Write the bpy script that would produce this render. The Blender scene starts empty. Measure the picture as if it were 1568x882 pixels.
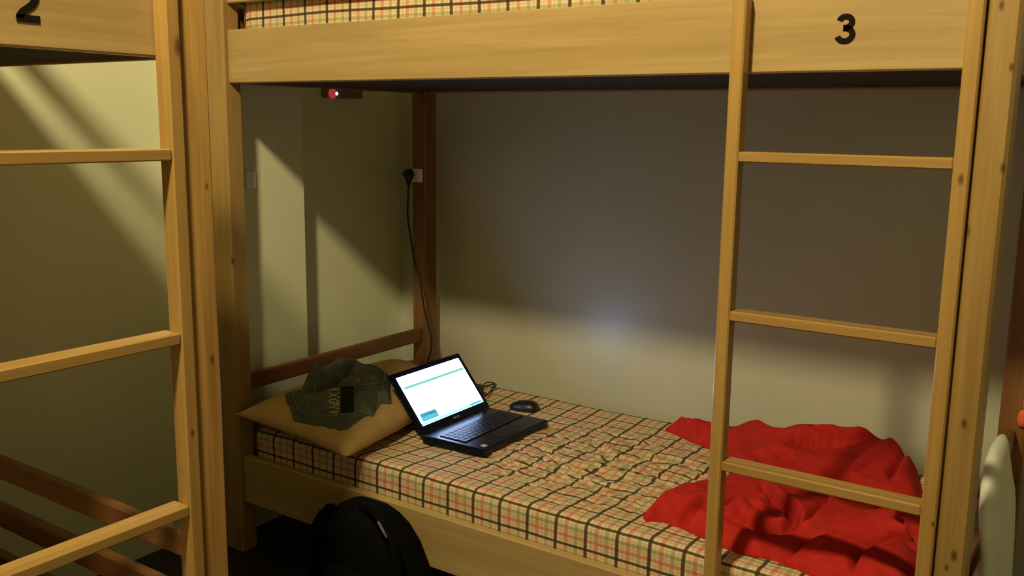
import bpy, bmesh, math, random
from math import sin, cos, pi, radians, sqrt, exp
from mathutils import Vector, Matrix, noise
from mathutils.bvhtree import BVHTree

random.seed(4)
SC = bpy.context.scene
COL = SC.collection
H = 1.33                      # eye height above the floor; z below is measured from the eye, H lifts it to the floor at 0

# ------------------------------------------------------------------ camera
cam = bpy.data.cameras.new('camera')
cam.sensor_fit = 'HORIZONTAL'
cam.sensor_width = 36.0
cam.lens = 36.0 * 1436.48 / 1568.0
cam.clip_start = 0.02
cam_o = bpy.data.objects.new('camera', cam)
cam_o.location = (0, 0, H)
cam_o.rotation_euler = (1.39618, -0.012856, 0.60165)
COL.objects.link(cam_o)
SC.camera = cam_o

# ------------------------------------------------------------------ world and light
w = bpy.data.worlds.new('world')
SC.world = w
w.use_nodes = True
w.node_tree.nodes['Background'].inputs[0].default_value = (0.9, 0.85, 0.7, 1)
w.node_tree.nodes['Background'].inputs[1].default_value = 0.0

ld = bpy.data.lights.new('ceiling_lamp', 'SPOT')      # shaded ceiling lamp, open downwards
ld.spot_size = radians(160)
ld.spot_blend = 0.12
ld.shadow_soft_size = 0.09
ld.energy = 225
ld.color = (1.0, 0.85, 0.45)
lo = bpy.data.objects.new('ceiling_lamp', ld)
lo.location = (-0.93, 0.133, 1.47 + H)
COL.objects.link(lo)

SC.view_settings.view_transform = 'Standard'
SC.view_settings.look = 'None'
SC.view_settings.gamma = 1
SC.view_settings.use_curve_mapping = False
SC.view_settings.exposure = 0.0
SCREEN_EMIT = 6.0

# ------------------------------------------------------------------ camera rays (for measuring positions on surfaces)
_R = Matrix(((1, 0, 0), (0, 1, 0), (0, 0, 1)))
from mathutils import Euler
_R = Euler((1.39618, -0.012856, 0.60165), 'XYZ').to_matrix()
def ray(x, y):
    return _R @ Vector(((x - 784) / 1436.48, -(y - 441) / 1436.48, -1.0))
def onX(x, y, X): d = ray(x, y); return d * (X / d.x)
def onY(x, y, Y): d = ray(x, y); return d * (Y / d.y)
def onZ(x, y, Z): d = ray(x, y); return d * (Z / d.z)

# ------------------------------------------------------------------ object helpers
def tag(o, label=None, cat=None, group=None, kind=None):
    if label: o['label'] = label
    if cat: o['category'] = cat
    if group: o['group'] = group
    if kind: o['kind'] = kind
    return o

def thing(name, label, cat, loc, rz=0, group=None):
    o = bpy.data.objects.new(name, None)
    o.empty_display_size = 0.1
    COL.objects.link(o)
    o.location = (loc[0], loc[1], loc[2] + H)
    o.rotation_euler = (0, 0, rz)
    return tag(o, label, cat, group)

def obj(name, bm, mat, parent=None, smooth=False, local=False):
    """links bm as one mesh; verts are in eye-relative world space, or in the parent's space if local"""
    me = bpy.data.meshes.new(name)
    if parent is not None and not local:
        p = parent
        off = Vector((0, 0, 0))
        while p is not None:
            off += p.location
            p = p.parent
        off.z -= H
        bmesh.ops.translate(bm, verts=bm.verts, vec=-off)
    bmesh.ops.recalc_face_normals(bm, faces=bm.faces)
    bm.to_mesh(me)
    bm.free()
    if smooth:
        for p in me.polygons: p.use_smooth = True
    me.materials.append(mat)
    o = bpy.data.objects.new(name, me)
    COL.objects.link(o)
    if parent is not None: o.parent = parent
    else: o.location.z = H
    return o

def box(bm, x0, x1, y0, y1, z0, z1, bev=0.0, seg=1):
    r = bmesh.ops.create_cube(bm, size=1.0)
    vs = r['verts']
    bmesh.ops.scale(bm, vec=(x1 - x0, y1 - y0, z1 - z0), verts=vs)
    bmesh.ops.translate(bm, vec=((x0 + x1) / 2, (y0 + y1) / 2, (z0 + z1) / 2), verts=vs)
    if bev > 0:
        es = list({e for v in vs for e in v.link_edges})
        bmesh.ops.bevel(bm, geom=es, offset=bev, segments=seg, affect='EDGES', profile=0.5)
    return bm
def bx(*a, **k):
    return box(bmesh.new(), *a, **k)

def tube(pts, r, n=8, bm=None, cap=True):
    bm = bm or bmesh.new()
    pts = [Vector(p) for p in pts]
    rs = r if isinstance(r, (list, tuple)) else [r] * len(pts)
    rings = []
    up = Vector((0.13, 0.31, 0.94)).normalized()
    for i, p in enumerate(pts):
        t = (pts[min(i + 1, len(pts) - 1)] - pts[max(i - 1, 0)]).normalized()
        a = t.cross(up)
        if a.length < 1e-3: a = t.cross(Vector((1, 0, 0)))
        a.normalize(); b = t.cross(a)
        rings.append([bm.verts.new(p + (a * cos(2 * pi * k / n) + b * sin(2 * pi * k / n)) * rs[i]) for k in range(n)])
    for i in range(len(rings) - 1):
        for k in range(n):
            bm.faces.new((rings[i][k], rings[i][(k + 1) % n], rings[i + 1][(k + 1) % n], rings[i + 1][k]))
    if cap:
        bm.faces.new(rings[0]); bm.faces.new(rings[-1])
    return bm

def smooth_path(pts, n=8):
    P = [Vector(p) for p in pts]
    P = [P[0] * 2 - P[1]] + P + [P[-1] * 2 - P[-2]]
    out = []
    for i in range(1, len(P) - 2):
        for k in range(n):
            t = k / n
            a, b, c, d = P[i - 1], P[i], P[i + 1], P[i + 2]
            out.append(0.5 * ((2 * b) + (c - a) * t + (2 * a - 5 * b + 4 * c - d) * t * t + (3 * b - a - 3 * c + d) * t ** 3))
    out.append(P[-2])
    return out

def loft(rings, bm=None, cap=True):
    bm = bm or bmesh.new()
    R = [[bm.verts.new(p) for p in r] for r in rings]
    n = len(R[0])
    for i in range(len(R) - 1):
        for k in range(n):
            bm.faces.new((R[i][k], R[i][(k + 1) % n], R[i + 1][(k + 1) % n], R[i + 1][k]))
    if cap:
        bm.faces.new(R[0]); bm.faces.new(R[-1])
    return bm

def sstep(a, b, x):
    t = max(0.0, min(1.0, (x - a) / (b - a)))
    return t * t * (3 - 2 * t)

# ------------------------------------------------------------------ material helpers
class NT:
    def __init__(self, name):
        self.m = bpy.data.materials.new(name)
        self.m.use_nodes = True
        self.t = self.m.node_tree
        self.b = self.t.nodes['Principled BSDF']
    def n(self, typ, **kw):
        nd = self.t.nodes.new(typ)
        for k, v in kw.items(): setattr(nd, k, v)
        return nd
    def l(self, a, b): self.t.links.new(a, b)
    def math(self, op, a, b=None, c=None, clamp=False):
        nd = self.n('ShaderNodeMath', operation=op, use_clamp=clamp)
        for i, v in enumerate((a, b, c)):
            if v is None: continue
            if isinstance(v, (int, float)): nd.inputs[i].default_value = v
            else: self.l(v, nd.inputs[i])
        return nd.outputs[0]
    def mix(self, f, a, b, blend='MIX'):
        nd = self.n('ShaderNodeMix', data_type='RGBA', blend_type=blend)
        for sock, v in ((nd.inputs[0], f), (nd.inputs[6], a), (nd.inputs[7], b)):
            if isinstance(v, (int, float)): sock.default_value = v
            elif isinstance(v, tuple): sock.default_value = (v[0], v[1], v[2], 1)
            else: self.l(v, sock)
        return nd.outputs[2]
    def maprange(self, x, a, b, c, d, smooth=False):
        nd = self.n('ShaderNodeMapRange')
        if smooth: nd.interpolation_type = 'SMOOTHSTEP'
        self.l(x, nd.inputs[0])
        for i, v in enumerate((a, b, c, d)): nd.inputs[i + 1].default_value = v
        return nd.outputs[0]
    def coord(self, which='Object'):
        return self.n('ShaderNodeTexCoord').outputs[which]
    def mapping(self, v, scale=(1, 1, 1), loc=(0, 0, 0)):
        nd = self.n('ShaderNodeMapping')
        self.l(v, nd.inputs[0])
        nd.inputs['Scale'].default_value = scale
        nd.inputs['Location'].default_value = loc
        return nd.outputs[0]
    def noise(self, v, scale, detail=4, rough=0.55, dist=0.0):
        nd = self.n('ShaderNodeTexNoise')
        self.l(v, nd.inputs['Vector'])
        nd.inputs['Scale'].default_value = scale
        nd.inputs['Detail'].default_value = detail
        nd.inputs['Roughness'].default_value = rough
        nd.inputs['Distortion'].default_value = dist
        return nd.outputs['Fac']
    def ramp(self, f, stops):
        nd = self.n('ShaderNodeValToRGB')
        self.l(f, nd.inputs[0])
        el = nd.color_ramp.elements
        while len(el) < len(stops): el.new(0.5)
        for e, (p, c) in zip(el, stops):
            e.position = p; e.color = (c[0], c[1], c[2], 1)
        return nd.outputs[0]
    def bump(self, h, strength, dist=0.002):
        nd = self.n('ShaderNodeBump')
        nd.inputs['Strength'].default_value = strength
        nd.inputs['Distance'].default_value = dist
        self.l(h, nd.inputs['Height'])
        self.l(nd.outputs[0], self.b.inputs['Normal'])
    def set(self, col=None, rough=None, metal=None, spec=None):
        if col is not None:
            if isinstance(col, tuple): self.b.inputs['Base Color'].default_value = (col[0], col[1], col[2], 1)
            else: self.l(col, self.b.inputs['Base Color'])
        if rough is not None: self.b.inputs['Roughness'].default_value = rough
        if metal is not None: self.b.inputs['Metallic'].default_value = metal
        if spec is not None: self.b.inputs['Specular IOR Level'].default_value = spec
        return self

def wood(name, axis, light, dark, rough=0.38, knots=(), fine=1.0):
    M = NT(name)
    co = M.coord('Object')
    s = {'x': (1.3, 22, 22), 'y': (22, 1.3, 22), 'z': (22, 22, 1.3)}[axis]
    v = M.mapping(co, s)
    a = M.noise(v, 1.0, 5, 0.6, 0.6)
    s2 = tuple(q * 5 if q > 5 else q * 2.2 for q in s)
    b = M.noise(M.mapping(co, s2), 1.0, 3, 0.5)
    f = M.math('ADD', M.math('MULTIPLY', a, 0.72), M.math('MULTIPLY', b, 0.28 * fine))
    mid = tuple((p + q) / 2 for p, q in zip(light, dark))
    c = M.ramp(f, [(0.34, dark), (0.5, mid), (0.64, light)])
    for (kx, ky, kz, r) in knots:
        sub = M.n('ShaderNodeVectorMath', operation='SUBTRACT')
        M.l(co, sub.inputs[0]); sub.inputs[1].default_value = (kx, ky, kz)
        mul = M.n('ShaderNodeVectorMath', operation='MULTIPLY')
        M.l(sub.outputs[0], mul.inputs[0])
        mul.inputs[1].default_value = {'x': (.5, 1, 1), 'y': (1, .5, 1), 'z': (1, 1, .5)}[axis]
        ln = M.n('ShaderNodeVectorMath', operation='LENGTH')
        M.l(mul.outputs[0], ln.inputs[0])
        k = M.maprange(ln.outputs['Value'], r * 0.1, r * 0.75, 0.8, 0.0, True)
        c = M.mix(k, c, tuple(q * 0.12 for q in dark))
    M.set(c, rough, spec=0.5)
    M.bump(f, 0.25, 0.001)
    return M.m

def plain(name, col, rough=0.5, metal=0.0, var=0.12, scale=30, bump=0.0, spec=0.5):
    M = NT(name)
    nz = M.noise(M.coord('Object'), scale, 4)
    lo = tuple(c * (1 - var) for c in col); hi = tuple(min(1, c * (1 + var)) for c in col)
    M.set(M.ramp(nz, [(0.3, lo), (0.7, hi)]), rough, metal, spec)
    if bump: M.bump(nz, bump, 0.002)
    return M.m

def emit(name, col, strength):
    M = NT(name)
    M.set((0.02, 0.02, 0.02), 0.3)
    M.b.inputs['Emission Color'].default_value = (col[0], col[1], col[2], 1)
    M.b.inputs['Emission Strength'].default_value = strength
    return M.m

# ------------------------------------------------------------------ materials
def wall_mat(name, c0, c1):
    M = NT(name)
    co = M.coord('Object')
    n1 = M.noise(co, 2.2, 4, 0.6)
    n2 = M.noise(co, 90, 3, 0.6)
    M.set(M.ramp(n1, [(0.3, c0), (0.7, c1)]), 0.31, spec=0.5)
    M.bump(M.math('ADD', M.math('MULTIPLY', n2, 0.5), n1), 0.12, 0.004)
    return M.m
MAT_WALL = wall_mat('cream_plaster', (0.57, 0.55, 0.45), (0.63, 0.61, 0.505))
MAT_WALL2 = wall_mat('pale_green_plaster', (0.72, 0.73, 0.53), (0.78, 0.79, 0.59))
MAT_CEIL = plain('ceiling_paint', (0.70, 0.68, 0.58), 0.7, scale=5, var=0.05)
MAT_FLOOR = plain('dark_floor', (0.022, 0.017, 0.012), 0.45, scale=9, var=0.3)

PALE = ((0.49, 0.335, 0.148), (0.37, 0.24, 0.095))
HONEY = ((0.43, 0.225, 0.07), (0.27, 0.125, 0.032))
RED = ((0.36, 0.165, 0.048), (0.185, 0.07, 0.018))
wood_rail = wood('pale_rail_wood', 'x', *PALE, rough=0.36)
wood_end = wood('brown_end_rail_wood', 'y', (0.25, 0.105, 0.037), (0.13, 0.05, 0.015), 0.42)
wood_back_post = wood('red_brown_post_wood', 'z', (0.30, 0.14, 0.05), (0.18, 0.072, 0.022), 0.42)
wood_rung = wood('honey_rung_wood', 'x', (0.46, 0.28, 0.095), (0.33, 0.185, 0.055), 0.17)
wood_deck = wood('shade_toned_deck_ply', 'x', (0.03, 0.018, 0.011), (0.016, 0.009, 0.006), 0.7)  # shade under the deck is put into this near-black ply colour
def post_mat(name, cols, knots): return wood(name, 'z', cols[0], cols[1], 0.38, knots)

def plaid_mat():
    M = NT('plaid_cotton')
    uv = M.n('ShaderNodeUVMap').outputs[0]
    sep = M.n('ShaderNodeSeparateXYZ')
    M.l(uv, sep.inputs[0])
    nz = M.noise(M.coord('Object'), 60, 3)
    c = M.ramp(nz, [(0.3, (0.68, 0.55, 0.37)), (0.7, (0.80, 0.67, 0.47))])
    def lines(c, src, period, off):
        f = M.math('FRACT', M.math('DIVIDE', M.math('ADD', src, off), period))
        def band(c, centre, half, soft, col, amt):
            d = M.math('ABSOLUTE', M.math('SUBTRACT', f, centre))
            k = M.maprange(d, half, half + soft, amt, 0.0, True)
            return M.mix(k, c, col)
        c = band(c, 0.35, 0.035, 0.06, (0.60, 0.10, 0.05), 0.62)
        c = band(c, 0.68, 0.035, 0.06, (0.22, 0.24, 0.07), 0.55)
        c = band(c, 0.18, 0.015, 0.04, (0.55, 0.30, 0.13), 0.35)
        c = band(c, 0.515, 0.015, 0.04, (0.55, 0.30, 0.13), 0.35)
        c = band(c, 0.85, 0.015, 0.04, (0.55, 0.30, 0.13), 0.35)
        return c, f
    c, fu = lines(c, sep.outputs[0], 0.083, 0.0)
    c, fv = lines(c, sep.outputs[1], 0.062, 0.0)
    for f, hw in ((fu, 0.035), (fv, 0.035)):
        d = M.math('MINIMUM', f, M.math('SUBTRACT', 1.0, f))
        k = M.maprange(d, hw, hw + 0.045, 0.93, 0.0, True)
        c = M.mix(k, c, (0.055, 0.028, 0.012))
    M.set(c, 0.85, spec=0.2)
    wv = M.noise(M.coord('Object'), 420, 2)
    M.bump(wv, 0.25, 0.001)
    return M.m
MAT_PLAID = plaid_mat()
MAT_PILLOW = plain('tan_pillowcase', (0.56, 0.36, 0.15), 0.85, scale=14, var=0.10, bump=0.15, spec=0.2)
MAT_RED = plain('red_fleece', (0.47, 0.022, 0.017), 0.9, scale=40, var=0.14, bump=0.2, spec=0.15)
MAT_DENIM = plain('grey_green_denim', (0.115, 0.125, 0.095), 0.9, scale=55, var=0.22, bump=0.3, spec=0.15)
MAT_SEAM = plain('pale_hem', (0.24, 0.23, 0.16), 0.9, spec=0.1)
MAT_PRINT = plain('cream_print', (0.62, 0.50, 0.30), 0.8, spec=0.1)
MAT_ORANGEPRINT = plain('orange_print', (0.50, 0.22, 0.10), 0.8, spec=0.1)
MAT_PATCH = plain('black_print', (0.012, 0.011, 0.012), 0.7, spec=0.2)
MAT_BLACK = plain('black_paint', (0.010, 0.008, 0.006), 0.85, spec=0.08)
MAT_BAG = plain('black_nylon', (0.003, 0.003, 0.0035), 0.85, scale=70, var=0.3, bump=0.2, spec=0.06)
MAT_PULL = plain('grey_zip_pull', (0.12, 0.11, 0.10), 0.5)
MAT_LAPTOP = plain('black_laptop_plastic', (0.004, 0.0045, 0.012), 0.22, spec=0.45)
MAT_KEYS = plain('black_key_plastic', (0.004, 0.0045, 0.010), 0.32)
for _m in (MAT_LAPTOP, MAT_KEYS): _m.node_tree.nodes['Principled BSDF'].inputs['Specular Tint'].default_value = (0.30, 0.42, 1.0, 1)  # bluish base and specular tint paint in the screen's blue sheen
MAT_STICKER = plain('silver_sticker', (0.45, 0.45, 0.45), 0.4)
MAT_MOUSE = plain('black_mouse_plastic', (0.010, 0.009, 0.010), 0.38)
MAT_CABLE = plain('black_rubber', (0.010, 0.008, 0.008), 0.5)
MAT_WHITEPL = plain('white_switch_plastic', (0.92, 0.91, 0.86), 0.4, var=0.03)
MAT_UNIT = plain('brownish_unit_plastic', (0.22, 0.17, 0.14), 0.5)
MAT_WHITEPILLOW = plain('white_cotton', (0.74, 0.75, 0.70), 0.85, scale=12, var=0.05, bump=0.2, spec=0.2)
MAT_ORANGE = plain('orange_nylon', (0.85, 0.16, 0.04), 0.6)

# ------------------------------------------------------------------ the room
XL, YB, XR, YF, ZF, ZC = -2.45, 2.80, 1.45, -1.75, -H, 1.58
def struct(name, bm, m):
    return tag(obj(name, bm, m), kind='structure')
struct('floor', bx(XL - .1, XR + .1, YF - .1, YB + .1, ZF - .1, ZF), MAT_FLOOR)
struct('ceiling', bx(XL - .1, XR + .1, YF - .1, YB + .1, ZC, ZC + .1), MAT_CEIL)
struct('wall_left', bx(XL - .1, XL, YF - .1, YB + .1, ZF, ZC), MAT_WALL2)
struct('wall_back', bx(XL, XR, YB, YB + .1, ZF, ZC), MAT_WALL)
MAT_DIM = plain('unseen_wall_bounce_tone', (0.40, 0.39, 0.31), 0.7, scale=4)  # for the unseen walls; tone chosen to set how much light they bounce
struct('wall_right', bx(XR, XR + .1, YF - .1, YB + .1, ZF, ZC), MAT_DIM)
struct('wall_front', bx(XL, XR, YF - .1, YF, ZF, ZC), MAT_DIM)
PX = -2.34
struct('trim_1', bx(XL, PX, 1.80, 2.19, ZF, ZC), MAT_WALL2)          # shallow pier on the left wall

# ------------------------------------------------------------------ numbers
def stroke_mesh(lines, half, thick):
    """flat strokes in the local xz plane, front at y=-thick"""
    bm = bmesh.new()
    for pts in lines:
        P = [Vector((p[0], 0, p[1])) for p in pts]
        L, Rr = [], []
        for i, p in enumerate(P):
            t = (P[min(i + 1, len(P) - 1)] - P[max(i - 1, 0)]).normalized()
            nn = Vector((-t.z, 0, t.x)) * half
            L.append(p + nn); Rr.append(p - nn)
        for y in (-thick, 0.0):
            pass
        fl = [bm.verts.new(q + Vector((0, -thick, 0))) for q in L]
        fr = [bm.verts.new(q + Vector((0, -thick, 0))) for q in Rr]
        bl = [bm.verts.new(q) for q in L]; br = [bm.verts.new(q) for q in Rr]
        for i in range(len(P) - 1):
            bm.faces.new((fl[i], fr[i], fr[i + 1], fl[i + 1]))
            bm.faces.new((bl[i], bl[i + 1], br[i + 1], br[i]))
            bm.faces.new((fl[i], fl[i + 1], bl[i + 1], bl[i]))
            bm.faces.new((fr[i], br[i], br[i + 1], fr[i + 1]))
        bm.faces.new((fl[0], bl[0], br[0], fr[0])); bm.faces.new((fl[-1], fr[-1], br[-1], bl[-1]))
    return bm
def arc(cx, cz, rx, rz, a0, a1, n=16):
    return [(cx + rx * cos(radians(a0 + (a1 - a0) * i / n)), cz + rz * sin(radians(a0 + (a1 - a0) * i / n))) for i in range(n + 1)]
def digit3(w, h):
    s = h / 50.0; wx = w / 36.0
    up = arc(-0.5 * wx, 36.5 * s, 11.5 * wx, 9.5 * s, 165, -80, 18)
    lo_ = arc(-0.5 * wx, 15.0 * s, 13.5 * wx, 11.0 * s, 80, -165, 20)
    return [up + [(-4 * wx, 26.6 * s)], [(-4 * wx, 26.4 * s)] + lo_]
def digit2(w, h):
    s = h / 50.0; wx = w / 36.0
    top = arc(0, 34 * s, 13 * wx, 12 * s, 175, -25, 18)
    tail = [(8.0 * wx, 23.5 * s), (0.5 * wx, 18 * s), (-8 * wx, 12.5 * s), (-12.5 * wx, 6.5 * s), (-13 * wx, 4.2 * s)]
    return [top + tail, [(-17.5 * wx, 4.2 * s), (17.5 * wx, 4.2 * s)]]

# ------------------------------------------------------------------ bunk bed (local: x along the front, 0 at the ladder end, y into depth, z from the floor)
def bunk(name, label, loc, rz, stile, post_w, digit, digit_x, digit_z, knots_post, knots_stile, cols):
    L, D, W = 2.076, 0.955, 0.062
    t = thing(name, label, 'bunk bed', loc, rz, 'numbered bunk beds')
    pm = post_mat(name + '_post_wood', cols, knots_post)
    sm = wood(name + '_stile_wood', 'z', (0.47, 0.285, 0.092), (0.34, 0.185, 0.052), 0.32, knots_stile)
    HT = 1.98
    b = 0.004
    def part(nm, x0, x1, y0, y1, z0, z1, m, bev=b):
        return obj(nm, bx(x0, x1, y0, y1, z0, z1, bev=bev), m, t, local=True)
    part('post', -post_w, 0, -0.019, W - 0.012, 0, HT, pm, 0.006)
    part('post', -L - 0.022, -L + 0.068, -0.004, W - 0.006, 0, HT, pm, 0.005)
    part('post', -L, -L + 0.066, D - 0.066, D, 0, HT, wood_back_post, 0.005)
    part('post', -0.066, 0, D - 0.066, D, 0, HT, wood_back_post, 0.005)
    i0, i1 = -L + 0.068, -post_w
    part('upper_front_rail', i0, i1, 0.010, 0.034, 1.43, 1.578, wood_rail, 0.003)
    part('upper_back_rail', i0, i1, D - 0.040, D - 0.016, 1.43, 1.578, wood_rail, 0.003)
    part('lower_front_rail', i0, i1, 0.010, 0.034, 0.165, 0.315, wood_rail, 0.003)
    part('lower_back_rail', i0, i1, D - 0.040, D - 0.016, 0.165, 0.315, wood_rail, 0.003)
    part('guard_rail', i0, -stile - 0.44, 0.012, 0.034, 1.650, 1.74, wood_rail, 0.003)
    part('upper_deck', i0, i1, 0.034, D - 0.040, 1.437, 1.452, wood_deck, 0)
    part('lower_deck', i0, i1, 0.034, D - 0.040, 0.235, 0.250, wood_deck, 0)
    for ex in (-L + 0.026, -0.048):
        for z0, z1 in ((0.508, 0.558), (0.386, 0.440), (1.782, 1.832), (1.658, 1.712)):
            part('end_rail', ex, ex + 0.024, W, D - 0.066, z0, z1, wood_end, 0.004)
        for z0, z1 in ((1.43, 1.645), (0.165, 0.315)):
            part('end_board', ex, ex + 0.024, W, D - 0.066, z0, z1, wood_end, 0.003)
    # ladder hung on the front of the rail
    for sx in (stile, stile + 0.412):
        part('ladder_stile', -sx, -sx + 0.027, -0.027, 0.008, 0, 1.572, sm, 0.003)
    for k in range(4):
        zt = 1.280 - 0.3155 * k
        part('ladder_rung', -stile - 0.385, -stile, -0.026, 0.016, zt - 0.0205, zt, wood_rung, 0.0025)
    dm = stroke_mesh(digit, 0.0054, 0.0012)
    bmesh.ops.translate(dm, verts=dm.verts, vec=(digit_x, 0.010, digit_z))
    tag(obj('bunk_number', dm, MAT_BLACK, t, local=True), label='black painted bunk number')
    return t

BX3, BY3 = -0.2115, 1.79
bunk3 = bunk('bunk_bed', 'wooden bunk bed along the back wall, marked with a black 3', (BX3, BY3, -H), 0,
             0.0815, 0.0525, digit3(0.036, 0.052), -0.289, 0.150 + H,
             [(-0.005, -.019, H - 0.065, 0.010), (-0.032, -0.019, H + 0.20, 0.009), (-0.025, -0.019, H - 0.515, 0.010), (-0.052, -0.019, H - 0.174, 0.013),
              (-0.02, -0.019, H - 0.764, 0.012), (-0.03, -0.019, H - 0.79, 0.007), (-2.008, 0.001, H - 0.413, 0.012), (-0.008, -0.019, H + 0.10, 0.008)],
             [(-0.067, -0.027, H - 0.086, 0.010), (-0.059, -0.027, H - 0.71, 0.006)],
             ((0.40, 0.25, 0.085), (0.27, 0.155, 0.048)))
BX2, BY2 = -1.39, 1.072
bunk2 = bunk('bunk_bed', 'wooden bunk bed at the left with ladder, marked with a black 2', (BX2, BY2, -H), pi / 2,
             0.088, 0.057, digit2(0.036, 0.054), -0.297, 0.137 + H,
             [(-0.020, -0.019, H - 0.428, 0.009), (-0.016, -0.019, H - 0.117, 0.006)],
             [(-0.066, -0.027, H + 0.117, 0.017), (-0.075, -0.027, H - 0.55, 0.008)],
             ((0.62, 0.37, 0.12), (0.34, 0.17, 0.045)))

# ------------------------------------------------------------------ mattresses in plaid sheets
def mattress(name, label, x0, x1, y0, y1, zb, zt, du, dz_fun=None, warp=None, rot=None, uoff=0.0, group=None):
    """profile (y,z) swept along x; uv in metres so the check has its woven size"""
    r = 0.022
    prof = [(y0, zb)]
    n = max(2, int((zt - r - zb) / du))
    for i in range(1, n + 1): prof.append((y0, zb + (zt - r - zb) * i / n))
    for i in range(1, 5):
        a = pi / 2 * i / 4; prof.append((y0 + r - r * cos(a), zt - r + r * sin(a)))
    n = int((y1 - y0 - 2 * r) / du)
    for i in range(1, n + 1): prof.append((y0 + r + (y1 - y0 - 2 * r) * i / n, zt))
    for i in range(1, 5):
        a = pi / 2 * i / 4; prof.append((y1 - r + r * sin(a), zt - r + r * cos(a)))
    n = max(2, int((zt - r - zb) / du))
    for i in range(1, n + 1): prof.append((y1, zt - r - (zt - r - zb) * i / n))
    s = [0.0]
    for a, b in zip(prof, prof[1:]): s.append(s[-1] + sqrt((a[0] - b[0]) ** 2 + (a[1] - b[1]) ** 2))
    itop = min(range(len(prof)), key=lambda i: abs(prof[i][0] - (y0 + r * 0.3)) + abs(prof[i][1] - (zt - r * 0.3)))
    s = [q - s[itop] for q in s]
    nx = int((x1 - x0) / du)
    bm = bmesh.new()
    uvl = bm.loops.layers.uv.new('UVMap')
    V, UV = [], []
    for i in range(nx + 1):
        x = x0 + (x1 - x0) * i / nx
        e = min(x - x0, x1 - x)
        drop = 0.0 if e > 0.05 else 0.022 * (1 - sqrt(max(0, 1 - (1 - e / 0.05) ** 2)))
        pull = 0.0 if e > 0.05 else 0.018 * (1 - e / 0.05) ** 2
        row, ru = [], []
        for (y, z), ss in zip(prof, s):
            k = (z - zb) / (zt - zb)
            yy = y + (pull if y < (y0 + y1) / 2 else -pull) * (1 if (y < y0 + r or y > y1 - r) else 0)
            p = Vector((x, yy, z - drop * k))
            if dz_fun: p = p + dz_fun(x, y, z, k)
            row.append(bm.verts.new(p)); ru.append((x + uoff, ss))
        V.append(row); UV.append(ru)
    for i in range(nx):
        for j in range(len(prof) - 1):
            f = bm.faces.new((V[i][j], V[i + 1][j], V[i + 1][j + 1], V[i][j + 1]))
            for lp, (a, b) in zip(f.loops, ((i, j), (i + 1, j), (i + 1, j + 1), (i, j + 1))):
                lp[uvl].uv = UV[a][b]
            f.smooth = True
    bm.faces.new([V[0][j] for j in range(len(prof))])
    bm.faces.new([V[nx][j] for j in reversed(range(len(prof)))])
    bm.faces.new([V[i][0] for i in reversed(range(nx + 1))] + [V[i][-1] for i in range(nx + 1)])
    if rot: bmesh.ops.transform(bm, matrix=rot, verts=bm.verts)
    c = Vector((0, 0, 0))
    o = obj(name, bm, MAT_PLAID)
    return tag(o, label, 'mattress', group or 'plaid covered mattresses')

MZ = -0.930
def sag(x, y):
    lapd = sstep(-1.76, -1.70, x) * sstep(-1.44, -1.50, x) * sstep(2.0, 2.06, y) * sstep(2.46, 2.40, y)
    return -0.006 * lapd - 0.012 * sstep(1.82, 2.05, y) * sstep(2.75, 2.45, y) - 0.004 * noise.noise(Vector((x * 3, y * 3, 0)))
def wrinkle(x, y):
    d = sqrt(((x + 1.20) / 0.50) ** 2 + ((y - 2.20) / 0.34) ** 2)
    m = 0.16 + 1.25 * max(0.0, 1 - d) ** 0.6 if d < 1 else 0.16
    ang = math.atan2(y - 2.22, x + 1.30); rr = sqrt((x + 1.30) ** 2 + (y - 2.22) ** 2)
    q = Vector((x * 16, y * 24, 1.7))
    q = q + Vector((noise.noise(q * 0.6), noise.noise(q * 0.6 + Vector((9, 2, 0))), 0)) * 0.9
    a = 1 - abs(noise.noise(q)) * 2.2
    b = 1 - abs(noise.noise(q * 2.1 + Vector((3, 3, 3)))) * 2.0
    return m * (0.0060 * a + 0.0036 * b)
def low3(x, y, z, k):
    top = sstep(0.55, 1.0, k)
    lx = 0.006 * noise.noise(Vector((x * 9, y * 9, 3.1))) + 0.0034 * noise.noise(Vector((x * 34, y * 34, 1)))
    ly = 0.006 * noise.noise(Vector((x * 9, y * 9, 8.1))) + 0.0034 * noise.noise(Vector((x * 34, y * 34, 5)))
    front = 0.004 * noise.noise(Vector((x * 5, z * 12, 2)))
    d = sqrt(((x + 1.20) / 0.5) ** 2 + ((y - 2.20) / 0.36) ** 2)
    mm = 0.40 + 1.7 * max(0, 1 - d)
    return Vector((lx * mm * top, ly * mm * top - (abs(front) if y < 1.84 else 0), (sag(x, y) + wrinkle(x, y)) * top))
mattress('mattress', 'plaid covered mattress on the lower deck of bunk 3, under the laptop', -2.206, -0.285, 1.826, 2.665, -1.078, MZ, 0.0058, low3, uoff=0.031)
def up3(x, y, z, k):
    return Vector((0, 0.004 * noise.noise(Vector((x * 6, z * 10, 2))), 0.010 * noise.noise(Vector((x * 2.5, y * 3, 4))) * k))
mattress('mattress', 'plaid covered mattress on the upper deck above the laptop', -2.206, -0.285, 1.836, 2.665, 0.1225, 0.345, 0.02, up3, uoff=0.031)
R2 = Matrix.Translation(Vector((BX2, BY2, 0))) @ Matrix.Rotation(pi / 2, 4, 'Z')
mattress('mattress', 'plaid covered mattress on the upper deck of bunk 2, above the number', -1.99, -0.165, 0.046, 0.875, 0.1225, 0.340, 0.03, up3, rot=R2)
mattress('mattress', 'plaid mattress end low behind the bottom left ladder rungs', -1.99, -0.165, 0.046, 0.875, -1.078, -0.935, 0.02, up3, rot=R2)

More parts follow.
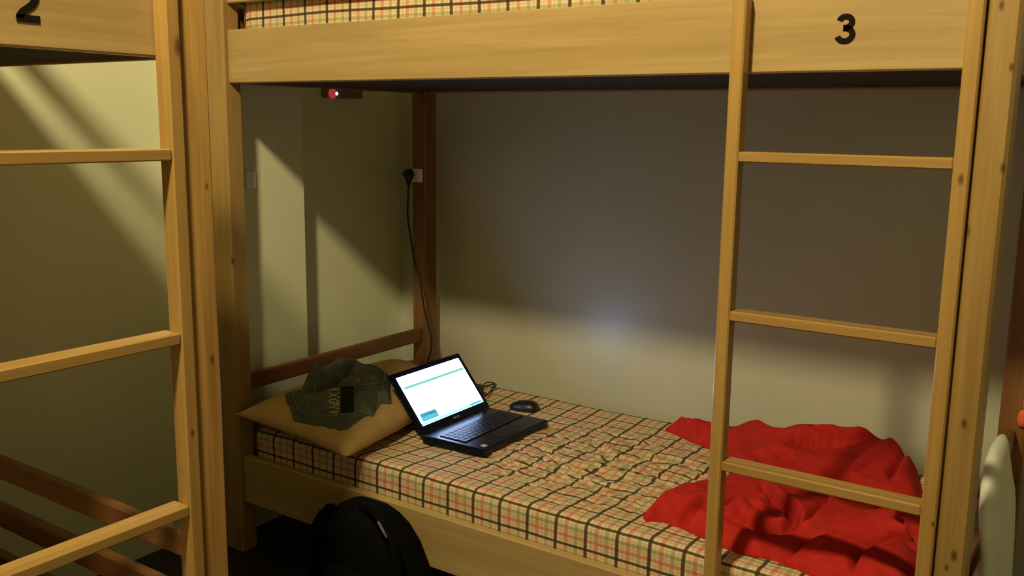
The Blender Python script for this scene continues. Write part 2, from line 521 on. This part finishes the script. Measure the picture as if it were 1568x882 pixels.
# ------------------------------------------------------------------ pillow on the bed
def pillow_bm(c, T, nu=44, nv=44, zmid=None, seed=0.0, amp=0.006, pinch=0.05):
    """c = four corner points (u0v0,u1v0,u1v1,u0v1) of the seam, T = half thickness"""
    c = [Vector(p) for p in c]
    bm = bmesh.new()
    grids = []
    for side in (1, -1):
        G = []
        for i in range(nu + 1):
            row = []
            for j in range(nv + 1):
                u, v = i / nu, j / nv
                U, Vv = 2 * u - 1, 2 * v - 1
                uu = 0.5 + 0.5 * U * (1 - pinch * (1 - Vv * Vv) * abs(U) ** 3 )
                vv = 0.5 + 0.5 * Vv * (1 - pinch * (1 - U * U) * abs(Vv) ** 3)
                p = c[0] * (1 - uu) * (1 - vv) + c[1] * uu * (1 - vv) + c[2] * uu * vv + c[3] * (1 - uu) * vv
                h = (max(0, 1 - U ** 4) * max(0, 1 - Vv ** 4)) ** 0.62
                h *= T * (1 if side > 0 else 0.62)
                h += amp * noise.noise(Vector((u * 5 + seed, v * 5, 1.5 * side))) * min(1, h / T * 2) 
                row.append((p, h))
            G.append(row)
        grids.append(G)
    n = (c[1] - c[0]).cross(c[3] - c[0]).normalized()
    top = [[bm.verts.new(p + n * max(h, 0)) for p, h in row] for row in grids[0]]
    bot = []
    for i in range(nu + 1):
        row = []
        for j in range(nv + 1):
            if i in (0, nu) or j in (0, nv): row.append(top[i][j])
            else:
                p, h = grids[1][i][j]
                row.append(bm.verts.new(p - n * max(h, 0.0008)))
        bot.append(row)
    for i in range(nu):
        for j in range(nv):
            bm.faces.new((top[i][j], top[i + 1][j], top[i + 1][j + 1], top[i][j + 1]))
            bm.faces.new((bot[i][j], bot[i][j + 1], bot[i + 1][j + 1], bot[i + 1][j]))
    return bm
pb = pillow_bm([(-2.195, 1.755, -0.868), (-1.715, 1.735, -0.892), (-1.865, 2.50, -0.895), (-2.215, 2.50, -0.870)], 0.072)
for v in pb.verts:      # the pillow settles on the mattress
    if v.co.y > 1.83 and v.co.z < MZ - 0.004: v.co.z = MZ - 0.004
PILLOW_BVH = BVHTree.FromBMesh(pb)
tag(obj('pillow', pb, MAT_PILLOW, smooth=True), 'tan pillow at the head of the lower bed under a denim garment', 'pillow')
def pillow_z(x, y):
    h = PILLOW_BVH.ray_cast(Vector((x, y, 0.5)), Vector((0, 0, -1)))
    return h[0].z if h[0] is not None else MZ

# ------------------------------------------------------------------ crumpled cloth: outline + fold lines over a base surface
def inside(p, poly):
    x, y = p; c = False
    for (x0, y0), (x1, y1) in zip(poly, poly[1:] + poly[:1]):
        if (y0 > y) != (y1 > y) and x < (x1 - x0) * (y - y0) / (y1 - y0) + x0: c = not c
    return c
def seg_d(px, py, a, b):
    dx, dy = b[0] - a[0], b[1] - a[1]
    t = max(0, min(1, ((px - a[0]) * dx + (py - a[1]) * dy) / (dx * dx + dy * dy + 1e-12)))
    ex, ey = px - a[0] - t * dx, py - a[1] - t * dy
    return ex * ex + ey * ey, dx * ey - dy * ex, t
def poly_d(px, py, line):
    """signed distance (positive on the left of the running line) and end fade"""
    best = None
    n = len(line) - 1
    for i in range(n):
        d2, sg, t = seg_d(px, py, line[i], line[i + 1])
        if best is None or d2 < best[0]: best = (d2, sg, (i + t) / n)
    return sqrt(best[0]) * (1 if best[1] > 0 else -1), best[2]
def cloth(outline, base, folds, res, thick, round_w, lump):
    xs = [p[0] for p in outline]; ys = [p[1] for p in outline]
    x0, y0 = min(xs) - res, min(ys) - res
    nx, ny = int((max(xs) - x0) / res) + 2, int((max(ys) - y0) / res) + 2
    closed = outline + outline[:1]
    ff = []
    for line, amp, wd, kind in folds:
        m = max(0.03, wd * 3)
        ff.append((line, amp, wd, kind, (min(p[0] for p in line) - m, min(p[1] for p in line) - m, max(p[0] for p in line) + m, max(p[1] for p in line) + m)))
    folds = ff
    bm = bmesh.new(); V = {}
    for i in range(nx + 1):
        for j in range(ny + 1):
            x, y = x0 + i * res, y0 + j * res
            if not inside((x, y), outline): continue
            de = min(seg_d(x, y, a, b)[0] for a, b in zip(closed, closed[1:])) ** 0.5
            rim = sqrt(max(0, 1 - (1 - min(1, de / round_w)) ** 2))
            h = thick * rim
            inner = sstep(0, 0.05, de)
            h += inner * lump(x, y)
            g = 0.0
            edge = sstep(0, 0.07, de)
            for line, amp, wd, kind, bb in folds:
                if not (bb[0] < x < bb[2] and bb[1] < y < bb[3]): continue
                d, t = poly_d(x, y, line)
                fade = sstep(0, 0.2, t) * sstep(1, 0.8, t)
                if kind == 'step':
                    if d > 0: h += amp * fade * exp(-d / wd) * edge
                    g = max(g, min(1.1 * amp, 0.036) * fade * (exp(-(d / 0.015) ** 2) if d < 0 else exp(-(d / 0.006) ** 2)))
                elif kind == 'ridge':
                    h += amp * fade * exp(-(d / wd) ** 2) * edge
                else:
                    g = max(g, amp * fade * exp(-(d / wd) ** 2))
            h -= g * min(1, de / 0.02)
            V[i, j] = bm.verts.new((x, y, base(x, y) + max(h, 0.0015)))
    for (i, j) in list(V):
        q = [(i, j), (i + 1, j), (i + 1, j + 1), (i, j + 1)]
        if all(k in V for k in q): bm.faces.new([V[k] for k in q])
    loose = [v for v in bm.verts if not v.link_faces]
    bmesh.ops.delete(bm, geom=loose, context='VERTS')
    bmesh.ops.smooth_vert(bm, verts=bm.verts, factor=0.5, use_axis_x=True, use_axis_y=True, use_axis_z=False)
    for _ in range(2):
        bmesh.ops.smooth_vert(bm, verts=[v for v in bm.verts if v.is_boundary], factor=0.5, use_axis_x=True, use_axis_y=True, use_axis_z=False)
    # skirt: hem turned down to the surface below
    be = [e for e in bm.edges if e.is_boundary]
    r = bmesh.ops.extrude_edge_only(bm, edges=be)
    for v in [g for g in r['geom'] if isinstance(g, bmesh.types.BMVert)]:
        v.co.z = base(v.co.x, v.co.y) - 0.001
    return bm

# red blanket
def bl(px, z=-0.915): return [tuple(onZ(x, y, z))[:2] for x, y in px]
front = bl([(1000, 648), (1018, 657), (1060, 674), (1088, 683), (1106, 700), (1114, 722), (1100, 737), (1085, 744), (1050, 747), (1020, 762), (992, 781),
            (980, 792), (987, 799), (1012, 798), (1036, 806), (1080, 827), (1125, 847), (1180, 856), (1215, 870), (1246, 884)], -0.928)
front = [(p[0], max(p[1], 1.835)) for p in front]
back = bl([(1412, 700), (1404, 692), (1384, 692), (1362, 676), (1345, 668), (1300, 660), (1250, 664), (1180, 652), (1100, 645), (1060, 640), (1042, 634), (1020, 640)], -0.895)
back = [(min(p[0], -0.292), min(p[1], 2.655)) for p in back]
RB_OUT = front + [(-0.40, 1.838), (-0.300, 1.85), (-0.292, 2.1)] + back
def F(px, amp, w, kind='step', z=-0.90):
    return (bl(px, z), amp, w, kind)
RB_FOLDS = [
    F([(1210, 694), (1240, 694), (1264, 697), (1300, 700), (1345, 705)], 0.050, 0.10),
    F([(1226, 694), (1264, 690), (1306, 683), (1330, 690)][::-1], 0.012, 0.03),
    F([(1226, 690), (1209, 686), (1186, 680), (1160, 665), (1130, 655)], 0.030, 0.08),
    F([(1340, 672), (1300, 662), (1250, 664), (1200, 658), (1120, 652)], 0.016, 0.06, 'ridge'),
    F([(1270, 730), (1300, 716), (1337, 701), (1375, 694)], 0.022, 0.034, 'ridge'),
    F([(1290, 742), (1330, 722), (1365, 706), (1412, 694)], 0.022, 0.016, 'ridge'),
    F([(1412, 702), (1392, 710), (1375, 728), (1362, 748)], 0.030, 0.04),
    F([(1056, 646), (1066, 654), (1076, 662), (1092, 678)], 0.008, 0.006, 'groove'),
    F([(1020, 640), (1045, 636), (1090, 650)], 0.024, 0.04, 'ridge'),
    F([(1186, 772), (1163, 766), (1136, 768), (1108, 781)], 0.030, 0.06),
    F([(1165, 738), (1183, 765), (1196, 776), (1212, 787), (1222, 800), (1222, 818)], 0.034, 0.06),
    F([(1100, 778), (1129, 796), (1170, 812), (1198, 815), (1218, 808)], 0.030, 0.045),
    F([(1120, 788), (1150, 785), (1190, 790)], 0.014, 0.02, 'ridge'),
    F([(1118, 782), (1150, 796), (1185, 805)], 0.010, 0.012, 'ridge'),
    F([(1205, 816), (1235, 812), (1252, 800), (1263, 784), (1264, 762)][::-1], 0.026, 0.05),
    F([(1385, 833), (1335, 836), (1255, 841), (1198, 841), (1145, 834)], 0.034, 0.06),
    F([(1402, 838), (1372, 822), (1380, 798)], 0.050, 0.05),
    F([(1384, 840), (1337, 859), (1298, 880)], 0.028, 0.05),
    F([(984, 790), (1014, 783), (1042, 787), (1079, 778), (1105, 782)], 0.028, 0.05),
    F([(990, 786), (1030, 765), (1080, 752)], 0.012, 0.03, 'ridge'),
    F([(1150, 705), (1190, 700), (1230, 712)], 0.012, 0.02, 'ridge'),
    F([(1110, 690), (1135, 700), (1160, 720)], 0.010, 0.018, 'ridge'),
]
def rb_lump(x, y):
    a = noise.noise(Vector((x * 5, y * 5, 2.2))); b = noise.noise(Vector((x * 13 + 3 * y, y * 11, 5.2)))
    c = 1 - abs(noise.noise(Vector((x * 7 + y * 5, y * 8 - x * 3, 7.7)))) * 2
    return 0.030 + 0.012 * a + 0.003 * b + 0.006 * c + 0.024 * sstep(2.25, 2.6, y) * sstep(-1.1, -0.7, x)
rb = cloth(RB_OUT, lambda x, y: MZ + sag(x, y) + 0.002, RB_FOLDS, 0.0048, 0.014, 0.022, rb_lump)
tag(obj('blanket', rb, MAT_RED, smooth=True), 'crumpled red fleece blanket on the plaid bed behind the ladder', 'blanket')

# ------------------------------------------------------------------ denim garment on the pillow
def dz(p, k): return (p[0] / 6.785 + 425, p[1] / 6.785 + 540)
def dn(pts, lift):
    out = []
    for p in pts:
        d = ray(*dz(p, 0)).normalized()
        t = 1.6
        while t < 3.4 and (d * t).z > pillow_z((d * t).x, (d * t).y) + lift: t += 0.004
        out.append(((d * t).x, (d * t).y))
    return out
DOUT = dn([(60, 410), (75, 500), (105, 545), (140, 690), (240, 740), (480, 765), (640, 805), (740, 790), (850, 700), (930, 650), (1010, 660), (1050, 570)], 0.008) \
     + dn([(1080, 470), (1200, 490), (1180, 330), (1190, 200), (1110, 175), (1060, 100), (920, 120), (840, 75), (700, 75), (540, 90), (440, 150), (350, 190), (365, 250), (250, 320), (190, 370), (110, 375)], 0.022)
def DF(px, amp, w, kind='step'): return (dn(px, 0.038), amp, w, kind)
DFOLDS = [
    DF([(215, 452), (385, 432), (480, 370), (600, 300), (700, 235), (845, 80)], 0.046, 0.07),
    DF([(365, 245), (370, 330), (345, 395), (215, 425)], 0.034, 0.04),
    DF([(440, 160), (415, 270), (385, 350), (380, 430)], 0.020, 0.016, 'ridge'),
    DF([(150, 390), (165, 480), (210, 600), (300, 650), (480, 680), (640, 668), (760, 610), (840, 600)], 0.040, 0.05),
    DF([(600, 340), (860, 350), (1000, 335), (1140, 318)], 0.038, 0.05),
    DF([(1040, 590), (1060, 500), (1055, 390)], 0.022, 0.04),
    DF([(560, 110), (690, 190), (760, 100)], 0.010, 0.02, 'ridge'),
    DF([(1195, 470), (1130, 445), (1060, 430)], 0.016, 0.03),
]
def dlump(x, y):
    return 0.026 + 0.010 * noise.noise(Vector((x * 9, y * 9, 1))) + 0.007 * noise.noise(Vector((x * 22, y * 22, 4)))
db = cloth(DOUT, lambda x, y: pillow_z(x, y) - 0.001, DFOLDS, 0.0042, 0.012, 0.016, dlump)
DEN_BVH = BVHTree.FromBMesh(db)
root = thing('denim_garment', 'crumpled grey-green denim garment with pale print lying on the tan pillow', 'clothing', (-2.0, 2.05, -0.82))
obj('garment_cloth', db, MAT_DENIM, root, smooth=True)
def on_denim(p, lift):
    d = ray(*dz(p, 0)).normalized()
    h = DEN_BVH.ray_cast(Vector((0, 0, 0)), d)
    return None if h[0] is None else h[0] + h[1] * lift if h[1].dot(d) < 0 else h[0] - h[1] * lift
def densify(pts, n=8):
    out = []
    for a, b in zip(pts, pts[1:]):
        out += [(a[0] + (b[0] - a[0]) * i / n, a[1] + (b[1] - a[1]) * i / n) for i in range(n)]
    return out + [pts[-1]]
def drape_tubes(lines, r, lift, n=8):
    bm = bmesh.new()
    for ln in lines:
        run = []
        for p in densify(ln, n) + [None]:
            q = on_denim(p, lift) if p else None
            if q is None or (run and (q - run[-1]).length > 0.05):
                if len(run) > 2: tube(run, r, 6, bm)
                run = [] if q is None else [q]
            else: run.append(q)
    return bm
tag(obj('hem', drape_tubes([
    [(168, 385), (172, 470), (205, 580), (290, 632), (480, 662), (620, 655)],
    [(445, 165), (422, 260), (390, 330), (392, 415), (330, 470)],
    [(865, 332), (1000, 322), (1122, 306), (1108, 210), (1062, 120)],
    [(1048, 400), (1055, 500), (1032, 575)], [(1075, 432), (1188, 466)], [(800, 612), (880, 605), (930, 650)]], 0.0018, 0.0008), MAT_SEAM, root, smooth=True), label='pale stitched hem')
def lt(p): return ((p[0] / 11.76 + 490 - 425) * 6.785, (p[1] / 11.76 + 570 - 540) * 6.785)
LET = [[(160, 335), (250, 312), (350, 287)], [(255, 312), (350, 338)],
       [(165, 380), (240, 412), (350, 462)], [(165, 452), (240, 415), (345, 372)],
       [(165, 505), (270, 488), (350, 545)], [(165, 505), (180, 530), (350, 572)],
       [(170, 565), (225, 552), (262, 596), (350, 578)],
       [(170, 622), (228, 632), (290, 590), (350, 612)], [(228, 632), (345, 655)],
       [(185, 716), (340, 706)], [(292, 690), (300, 775)], [(190, 715), (300, 740)]]
obj('lettering', drape_tubes([[lt(p) for p in l] for l in LET], 0.0016, 0.0008, 4), MAT_PRINT, root)
obj('small_lettering', drape_tubes([[lt(p) for p in l] for l in
    [[(545, 110), (600, 95), (650, 110)], [(545, 150), (600, 160), (650, 140)], [(660, 110), (690, 170), (720, 115)], [(655, 170), (700, 175)]]], 0.0013, 0.0008, 4), MAT_ORANGEPRINT, root)
pm = bmesh.new(); G = {}
for i in range(11):
    for j in range(17):
        u, v = i / 10, j / 16
        q = on_denim(lt((372 + 235 * u, 262 + 470 * v - 10 * u)), 0.0012)
        if q is not None: G[i, j] = pm.verts.new(q)
for i in range(10):
    for j in range(16):
        ks = [(i, j), (i + 1, j), (i + 1, j + 1), (i, j + 1)]
        if all(k in G for k in ks) and max((G[a].co - G[b].co).length for a in ks for b in ks) < 0.03:
            pm.faces.new([G[k] for k in ks])
tag(obj('print_patch', pm, MAT_PATCH, root, smooth=True), label='black printed patch')

# ------------------------------------------------------------------ laptop
LX, LY, LZ, PSI, LAM = -1.7195, 2.2304, -0.9183, 0.0118, 0.894
W_, D_, L_, MB, MT, MS = 0.350, 0.221, 0.2103, 0.0257, 0.0175, 0.0192
# laptop local: x right along the hinge (+Y of the room), y towards the hinge, z up; origin on the hinge line
lap = thing('laptop', 'open black laptop with a lit white screen on the plaid bed', 'laptop', (LX, LY, LZ), pi / 2 + PSI)
def lobj(nm, bm, m, par=None, smooth=False): return obj(nm, bm, m, par or lap, smooth, local=True)
base = bmesh.new()
box(base, -W_ / 2, W_ / 2, -D_, 0.004, -0.027, 0.0, bev=0.006, seg=2)
lobj('base', base, MAT_LAPTOP)
kb = bmesh.new()
for r, (y, n) in enumerate(((-0.052, 15), (-0.068, 15), (-0.084, 15), (-0.100, 14), (-0.116, 13), (-0.132, 9))):
    x0, x1 = -W_ / 2 + 0.022, W_ / 2 - 0.022
    for k in range(n):
        a = x0 + (x1 - x0) * k / n; b2 = x0 + (x1 - x0) * (k + 1) / n
        box(kb, a + 0.0015, b2 - 0.0015, y - 0.0066, y + 0.0066, 0.0, 0.0028)
tag(lobj('keyboard', kb, MAT_KEYS), kind='stuff')
lobj('touchpad', bx(-0.055, 0.030, -0.205, -0.160, -0.001, 0.0006), MAT_KEYS)
lobj('sticker', bx(-0.150, -0.133, -0.207, -0.190, 0.0, 0.0006), MAT_STICKER)
lobj('sticker', bx(-0.105, -0.092, -0.196, -0.184, 0.0, 0.0006), MAT_KEYS)
lobj('sticker', bx(0.045, 0.068, -0.190, -0.180, 0.0, 0.0006), MAT_KEYS)
Rlid = Matrix.Rotation(-(pi / 2 - LAM), 4, 'X')      # lid plane, front face at local y=0 facing -y before the tilt
lid = bx(-W_ / 2, W_ / 2, 0.0, 0.011, 0.004, L_, bev=0.004, seg=2)
bmesh.ops.transform(lid, matrix=Rlid, verts=lid.verts)
lid_o = lobj('lid', lid, MAT_LAPTOP)
for sx in (-0.12, 0.12): lobj('hinge', tube([(sx - 0.02, 0.003, -0.003), (sx + 0.02, 0.003, -0.003)], 0.006, 10), MAT_LAPTOP)

def screen_mat():
    M = NT('lit_screen')
    uv = M.n('ShaderNodeUVMap').outputs[0]
    sep = M.n('ShaderNodeSeparateXYZ'); M.l(uv, sep.inputs[0])
    u, v = sep.outputs[0], sep.outputs[1]
    def rect(c, u0, u1, v0, v1, col, soft=0.006):
        def rng(x, a, b):
            return M.math('MULTIPLY', M.maprange(x, a - soft, a + soft, 0, 1), M.maprange(x, b - soft, b + soft, 1, 0))
        return M.mix(M.math('MULTIPLY', rng(u, u0, u1), rng(v, v0, v1)), c, col)
    c = M.mix(0.0, (0.62, 0.80, 1.25), (1, 1, 1))
    c = rect(c, 0.0, 1.0, 0.935, 1.0, (0.20, 0.19, 0.27))
    c = rect(c, 0.03, 0.995, 0.738, 0.796, (0.045, 0.115, 0.10))
    c = rect(c, 0.0, 0.02, 0.79, 0.80, (0.08, 0.15, 0.15))
    c = rect(c, 0.61, 0.72, 0.485, 0.500, (0.16, 0.20, 0.19))
    c = rect(c, 0.0, 1.0, 0.0, 0.055, (0.085, 0.20, 0.24))
    c = rect(c, 0.78, 0.97, 0.01, 0.065, (0.03, 0.115, 0.12))
    c = rect(c, 0.035, 0.285, 0.065, 0.225, (0.010, 0.065, 0.095))
    c = rect(c, 0.05, 0.27, 0.085, 0.150, (0.018, 0.105, 0.13))
    c = rect(c, 0.17, 0.27, 0.165, 0.185, (0.005, 0.03, 0.04))
    c = rect(c, 0.19, 0.27, 0.195, 0.212, (0.03, 0.11, 0.13))
    M.set((0.01, 0.01, 0.01), 0.25)
    M.l(c, M.b.inputs['Emission Color'])
    M.b.inputs['Emission Strength'].default_value = SCREEN_EMIT
    return M.m
sb = bmesh.new(); uvl = sb.loops.layers.uv.new('UVMap')
x0, x1, z0, z1 = -W_ / 2 + MS, W_ / 2 - MS, MB, L_ - MT
f = sb.faces.new([sb.verts.new(p) for p in ((x0, -0.0008, z0), (x1, -0.0008, z0), (x1, -0.0008, z1), (x0, -0.0008, z1))])
for lp, q in zip(f.loops, ((0, 0), (1, 0), (1, 1), (0, 1))): lp[uvl].uv = q
bmesh.ops.transform(sb, matrix=Rlid, verts=sb.verts)
tag(lobj('screen', sb, screen_mat(), lid_o), label='lit white screen')
def letters(word, w, h, gap):
    S = {'A': [[(0, 0), (.5, 1), (1, 0)], [(.2, .38), (.8, .38)]],
         'S': [[(1, .88), (.5, 1), (.05, .8), (.3, .55), (.7, .45), (.95, .2), (.5, 0), (0, .12)]],
         'U': [[(0, 1), (0, .25), (.5, 0), (1, .25), (1, 1)]]}
    out = []
    for i, ch in enumerate(word):
        for l in S[ch]: out.append([(i * (w + gap) + p[0] * w, p[1] * h) for p in l])
    return out
lg = stroke_mesh(letters('ASUS', 0.006, 0.0055, 0.0025), 0.0005, 0.0004)
bmesh.ops.translate(lg, verts=lg.verts, vec=(-0.016, -0.0002, 0.0105))
bmesh.ops.transform(lg, matrix=Rlid, verts=lg.verts)
lobj('maker_lettering', lg, MAT_STICKER, lid_o)

# ------------------------------------------------------------------ mouse
mc = onZ(803, 621, -0.925)
ms = thing('computer_mouse', 'black computer mouse on the plaid bed behind the laptop', 'mouse', (mc.x, mc.y, MZ - 0.010))
mb = bmesh.new(); rings = []
A0 = radians(12)
for i in range(17):
    t = i / 16; th = pi * t
    xx = -0.050 * cos(th); hw = 0.031 * sin(th) ** 0.55 * (1 - 0.10 * cos(th)) + 0.0006; hh = (0.031 * sin(th) ** 0.62) * (0.90 - 0.22 * cos(th) ** 1) + 0.0008
    ring = []
    for k in range(24):
        a = 2 * pi * k / 24
        cz = sin(a); cy = cos(a)
        z = (abs(cz) ** 0.8) * (hh if cz > 0 else -0.004 * min(1, hh / 0.01)) 
        ring.append(Vector((xx * cos(A0) - hw * cy * sin(A0), xx * sin(A0) + hw * cy * cos(A0), 0.0045 + z)))
    rings.append(ring)
obj('shell', loft(rings, mb), MAT_MOUSE, ms, True, local=True)
wb = tube([(-0.031, -0.0035, 0.021), (-0.031, 0.0035, 0.021)], 0.008, 12)
tag(obj('scroll_wheel', wb, MAT_STICKER, ms, local=True), label='grey scroll wheel')

# ------------------------------------------------------------------ socket, plug and power cord
SYF = BY3 + 0.955 - 0.066            # front face of the back left post
s0 = onY(632.5, 258, SYF); s1 = onY(648, 279, SYF)
so = thing('socket', 'white socket on the front of the back left bunk post, with a black plug', 'socket', ((s0.x + s1.x) / 2, SYF, s1.z))
obj('plate', bx(s0.x, min(s1.x, BX3 - 2.076 + 0.066), SYF - 0.022, SYF, s1.z, s0.z, bev=0.003, seg=2), MAT_WHITEPL, so)
pc = thing('power_cord', 'black laptop power cord hanging from the socket down to the bed', 'cable', (-2.2, 2.6, MZ))
pl = onY(627, 266, SYF - 0.05)
pr = [Vector((s0.x + 0.012, SYF - 0.023, pl.z)), Vector((s0.x + 0.006, SYF - 0.040, pl.z)), Vector((pl.x, pl.y, pl.z - 0.004)), Vector((pl.x - 0.002, pl.y - 0.002, pl.z - 0.022)), Vector((pl.x - 0.002, pl.y - 0.002, pl.z - 0.045))]
obj('plug', tube(smooth_path(pr, 6), [0.016] * 7 + [0.018] * 6 + [0.018 - 0.0011 * k for k in range(12)], 12), MAT_CABLE, pc, True)
cp = [(626, 285), (624.5, 305), (624.5, 335), (629, 365), (634, 397), (643, 430), (649, 470), (657, 503), (661, 523), (659, 541), (655, 556)]
path = [onY(x, y, SYF - 0.052 - 0.006 * i) for i, (x, y) in enumerate(cp)]
e1 = Vector((-2.02, 2.575, MZ - 0.002)); e2 = Vector((-1.96, 2.56, MZ + 0.002))
cable = smooth_path(path + [Vector((path[-1].x + 0.03, 2.58, -0.86)), e1, e2, Vector((-1.90, 2.53, MZ + 0.006))], 8)
obj('cable', tube(cable, 0.0038, 8), MAT_CABLE, pc, True)
aq = onZ(731, 596, -0.905)
ad = bmesh.new(); box(ad, -0.055, 0.025, -0.028, 0.028, -0.005, 0.030, bev=0.005, seg=2)
bmesh.ops.transform(ad, matrix=Matrix.Translation(Vector((aq.x - 0.02, aq.y + 0.01, MZ + 0.000))) @ Matrix.Rotation(0.25, 4, 'Z'), verts=ad.verts)
obj('power_adapter', ad, MAT_CABLE, pc)
wl = [onZ(738, 592, -0.92), onZ(748, 590, MZ + 0.004), onZ(757, 588.5, MZ + 0.006), onZ(752, 597, MZ + 0.006), onZ(746, 605, MZ + 0.006), onZ(738, 611, MZ + 0.006), Vector((-1.72, 2.40, -0.925))]
obj('cable', tube(smooth_path(wl, 8), 0.0028, 8), MAT_CABLE, pc, True)
wl2 = [onZ(738, 591, -0.915), onZ(746, 585.5, MZ + 0.006), onZ(756, 586.5, MZ + 0.006), onZ(760, 590, MZ + 0.006), onZ(755, 593, MZ + 0.006)]
obj('cable', tube(smooth_path(wl2, 8), 0.0022, 8), MAT_CABLE, pc, True)

# ------------------------------------------------------------------ light switch, call unit
a = onX(373, 262, PX); b = onX(388, 288, PX)
sw = thing('light_switch', 'white light switch on the left wall beside the bunk post', 'switch', (PX, (a.y + b.y) / 2, (a.z + b.z) / 2))
obj('plate', bx(PX, PX + 0.015, a.y, b.y, b.z, a.z, bev=0.003, seg=2), MAT_WHITEPL, sw)
obj('rocker', bx(PX + 0.013, PX + 0.019, a.y + 0.010, b.y - 0.008, b.z + 0.009, a.z - 0.009, bev=0.002), MAT_WHITEPL, sw)
cu = thing('wall_unit', 'small wall unit with a glowing red light under the upper deck', 'signal unit', (XL, 2.47, 0.09))
obj('housing', bx(XL, XL + 0.028, 2.385, 2.566, 0.077, 0.113, bev=0.004, seg=2), MAT_UNIT, cu)
lens = bmesh.new(); bmesh.ops.create_uvsphere(lens, u_segments=16, v_segments=10, radius=0.019)  # glowing shell added to imitate the red halo around the LED
bmesh.ops.scale(lens, vec=(0.55, 1.0, 0.95), verts=lens.verts)
bmesh.ops.translate(lens, verts=lens.verts, vec=(XL + 0.028, 2.412, 0.092))
tag(obj('lens', lens, emit('red_led_halo', (0.85, 0.07, 0.09), 0.42), cu, True), label='red halo of the light, made as a glowing shell')
core = bmesh.new(); bmesh.ops.create_uvsphere(core, u_segments=12, v_segments=8, radius=0.0058)
bmesh.ops.translate(core, verts=core.verts, vec=(XL + 0.036, 2.424, 0.092))
tag(obj('lamp_core', core, emit('led_core', (1.0, 0.62, 0.62), 3.0), cu, True), label='bright pinkish light')

# ------------------------------------------------------------------ backpack in front of the lower rail
def super_ring(cx, cy, z, hx, hy, n=28, e=0.55):
    out = []
    for k in range(n):
        a = 2 * pi * k / n
        c, s_ = cos(a), sin(a)
        out.append(Vector((cx + hx * math.copysign(abs(c) ** e, c), cy + hy * math.copysign(abs(s_) ** e, s_), z)))
    return out
bg = thing('backpack', 'black backpack standing on the floor in front of the lower bed rail', 'bag', (-1.50, 1.62, -H))
prof = [(-1.33, .02, .145, .065), (-1.322, .02, .165, .080), (-1.27, .02, .172, .088), (-1.18, .015, .166, .088), (-1.10, .008, .150, .084), (-1.03, -.004, .128, .078),
        (-0.985, -.016, .108, .070), (-0.960, -.026, .090, .060), (-0.943, -.034, .068, .048), (-0.934, -.038, .040, .030), (-0.932, -.040, .015, .012)]
rings = [[p + Vector((0.003 * noise.noise(p * 14), 0.004 * noise.noise(p * 11 + Vector((5, 0, 0))), 0)) for p in super_ring(-1.548 + cx, 1.66, z - 0.028 * (z + 1.33) / 0.40, hx * 0.94, hy)] for z, cx, hx, hy in prof]
obj('body', loft(rings), MAT_BAG, bg, True)
pk = [super_ring(-1.535, 1.575, z, hx, 0.030, 24, 0.6) for z, hx in ((-1.325, .10), (-1.31, .12), (-1.20, .12), (-1.13, .10), (-1.105, .085), (-1.10, .04))]
obj('front_pocket', loft(pk), MAT_BAG, bg, True)
hd = [onY(501, 815, 1.66), onY(500, 785, 1.66), onY(503, 777, 1.66), onY(512, 779, 1.66), onY(524, 788, 1.66)]
obj('carry_handle', tube(smooth_path(hd, 6), 0.010, 8), MAT_BAG, bg, True)
sp = [onY(556, 775, 1.64), onY(575, 785, 1.60), onY(592, 815, 1.575), onY(606, 860, 1.565), onY(610, 930, 1.57)]
obj('shoulder_strap', tube(smooth_path(sp, 8), 0.012, 8), MAT_BAG, bg, True)
zp = [onY(579, 799, 1.56), onY(592, 823, 1.55)]
tag(obj('zip_pull', tube(zp, 0.0032, 8), MAT_PULL, bg, True), label='pale grey zip pull')
side = [super_ring(-1.715, 1.68, z, hx, hy, 20, 0.7) for z, hx, hy in ((-1.33, .05, .05), (-1.31, .065, .06), (-1.15, .070, .065), (-1.06, .055, .05), (-1.025, .035, .035), (-1.02, .015, .015))]
obj('side_pouch', loft(side), MAT_BAG, bg, True)

# ------------------------------------------------------------------ white rolled pillow standing past the foot end
rr = []
for z, hx, cx, ya, yb in ((-1.33, .006, -.178, 1.98, 2.26), (-1.32, .014, -.179, 1.93, 2.30), (-1.2, .019, -.183, 1.91, 2.31), (-1.0, .020, -.189, 1.90, 2.31), (-0.88, .020, -.193, 1.90, 2.31), (-0.82, .019, -.196, 1.90, 2.31),
                  (-0.79, .018, -.200, 1.905, 2.31), (-0.765, .017, -.206, 1.92, 2.31), (-0.74, .018, -.212, 1.95, 2.31), (-0.715, .018, -.218, 2.00, 2.31), (-0.69, .017, -.222, 2.07, 2.305), (-0.675, .012, -.224, 2.12, 2.29), (-0.668, .004, -.225, 2.16, 2.26)):
    rr.append([p + Vector((0.0025 * noise.noise(p * 9), 0, 0.006 * noise.noise(p * 7))) for p in super_ring(cx, (ya + yb) / 2, z, hx, (yb - ya) / 2, 36, 0.8)])
tag(obj('pillow', loft(rr), MAT_WHITEPILLOW, smooth=True), 'white pillow leaning upright over the foot rail beyond the right post', 'pillow')

# ------------------------------------------------------------------ small orange tag on the far right post
q = onY(1566, 640, SYF)
ot = thing('orange_tag', 'small orange tag hanging on the back right post at the right edge', 'tag', (q.x, SYF, q.z))
ob = bmesh.new(); bmesh.ops.create_uvsphere(ob, u_segments=14, v_segments=10, radius=0.016)
bmesh.ops.scale(ob, vec=(0.8, 0.45, 1.5), verts=ob.verts)
bmesh.ops.translate(ob, verts=ob.verts, vec=(q.x, SYF - 0.007, q.z))
obj('tag_body', ob, MAT_ORANGE, ot, True)
obj('loop', tube([(q.x, SYF - 0.004, q.z + 0.02), (q.x, SYF - 0.003, q.z + 0.05)], 0.002, 6), MAT_ORANGE, ot, True)
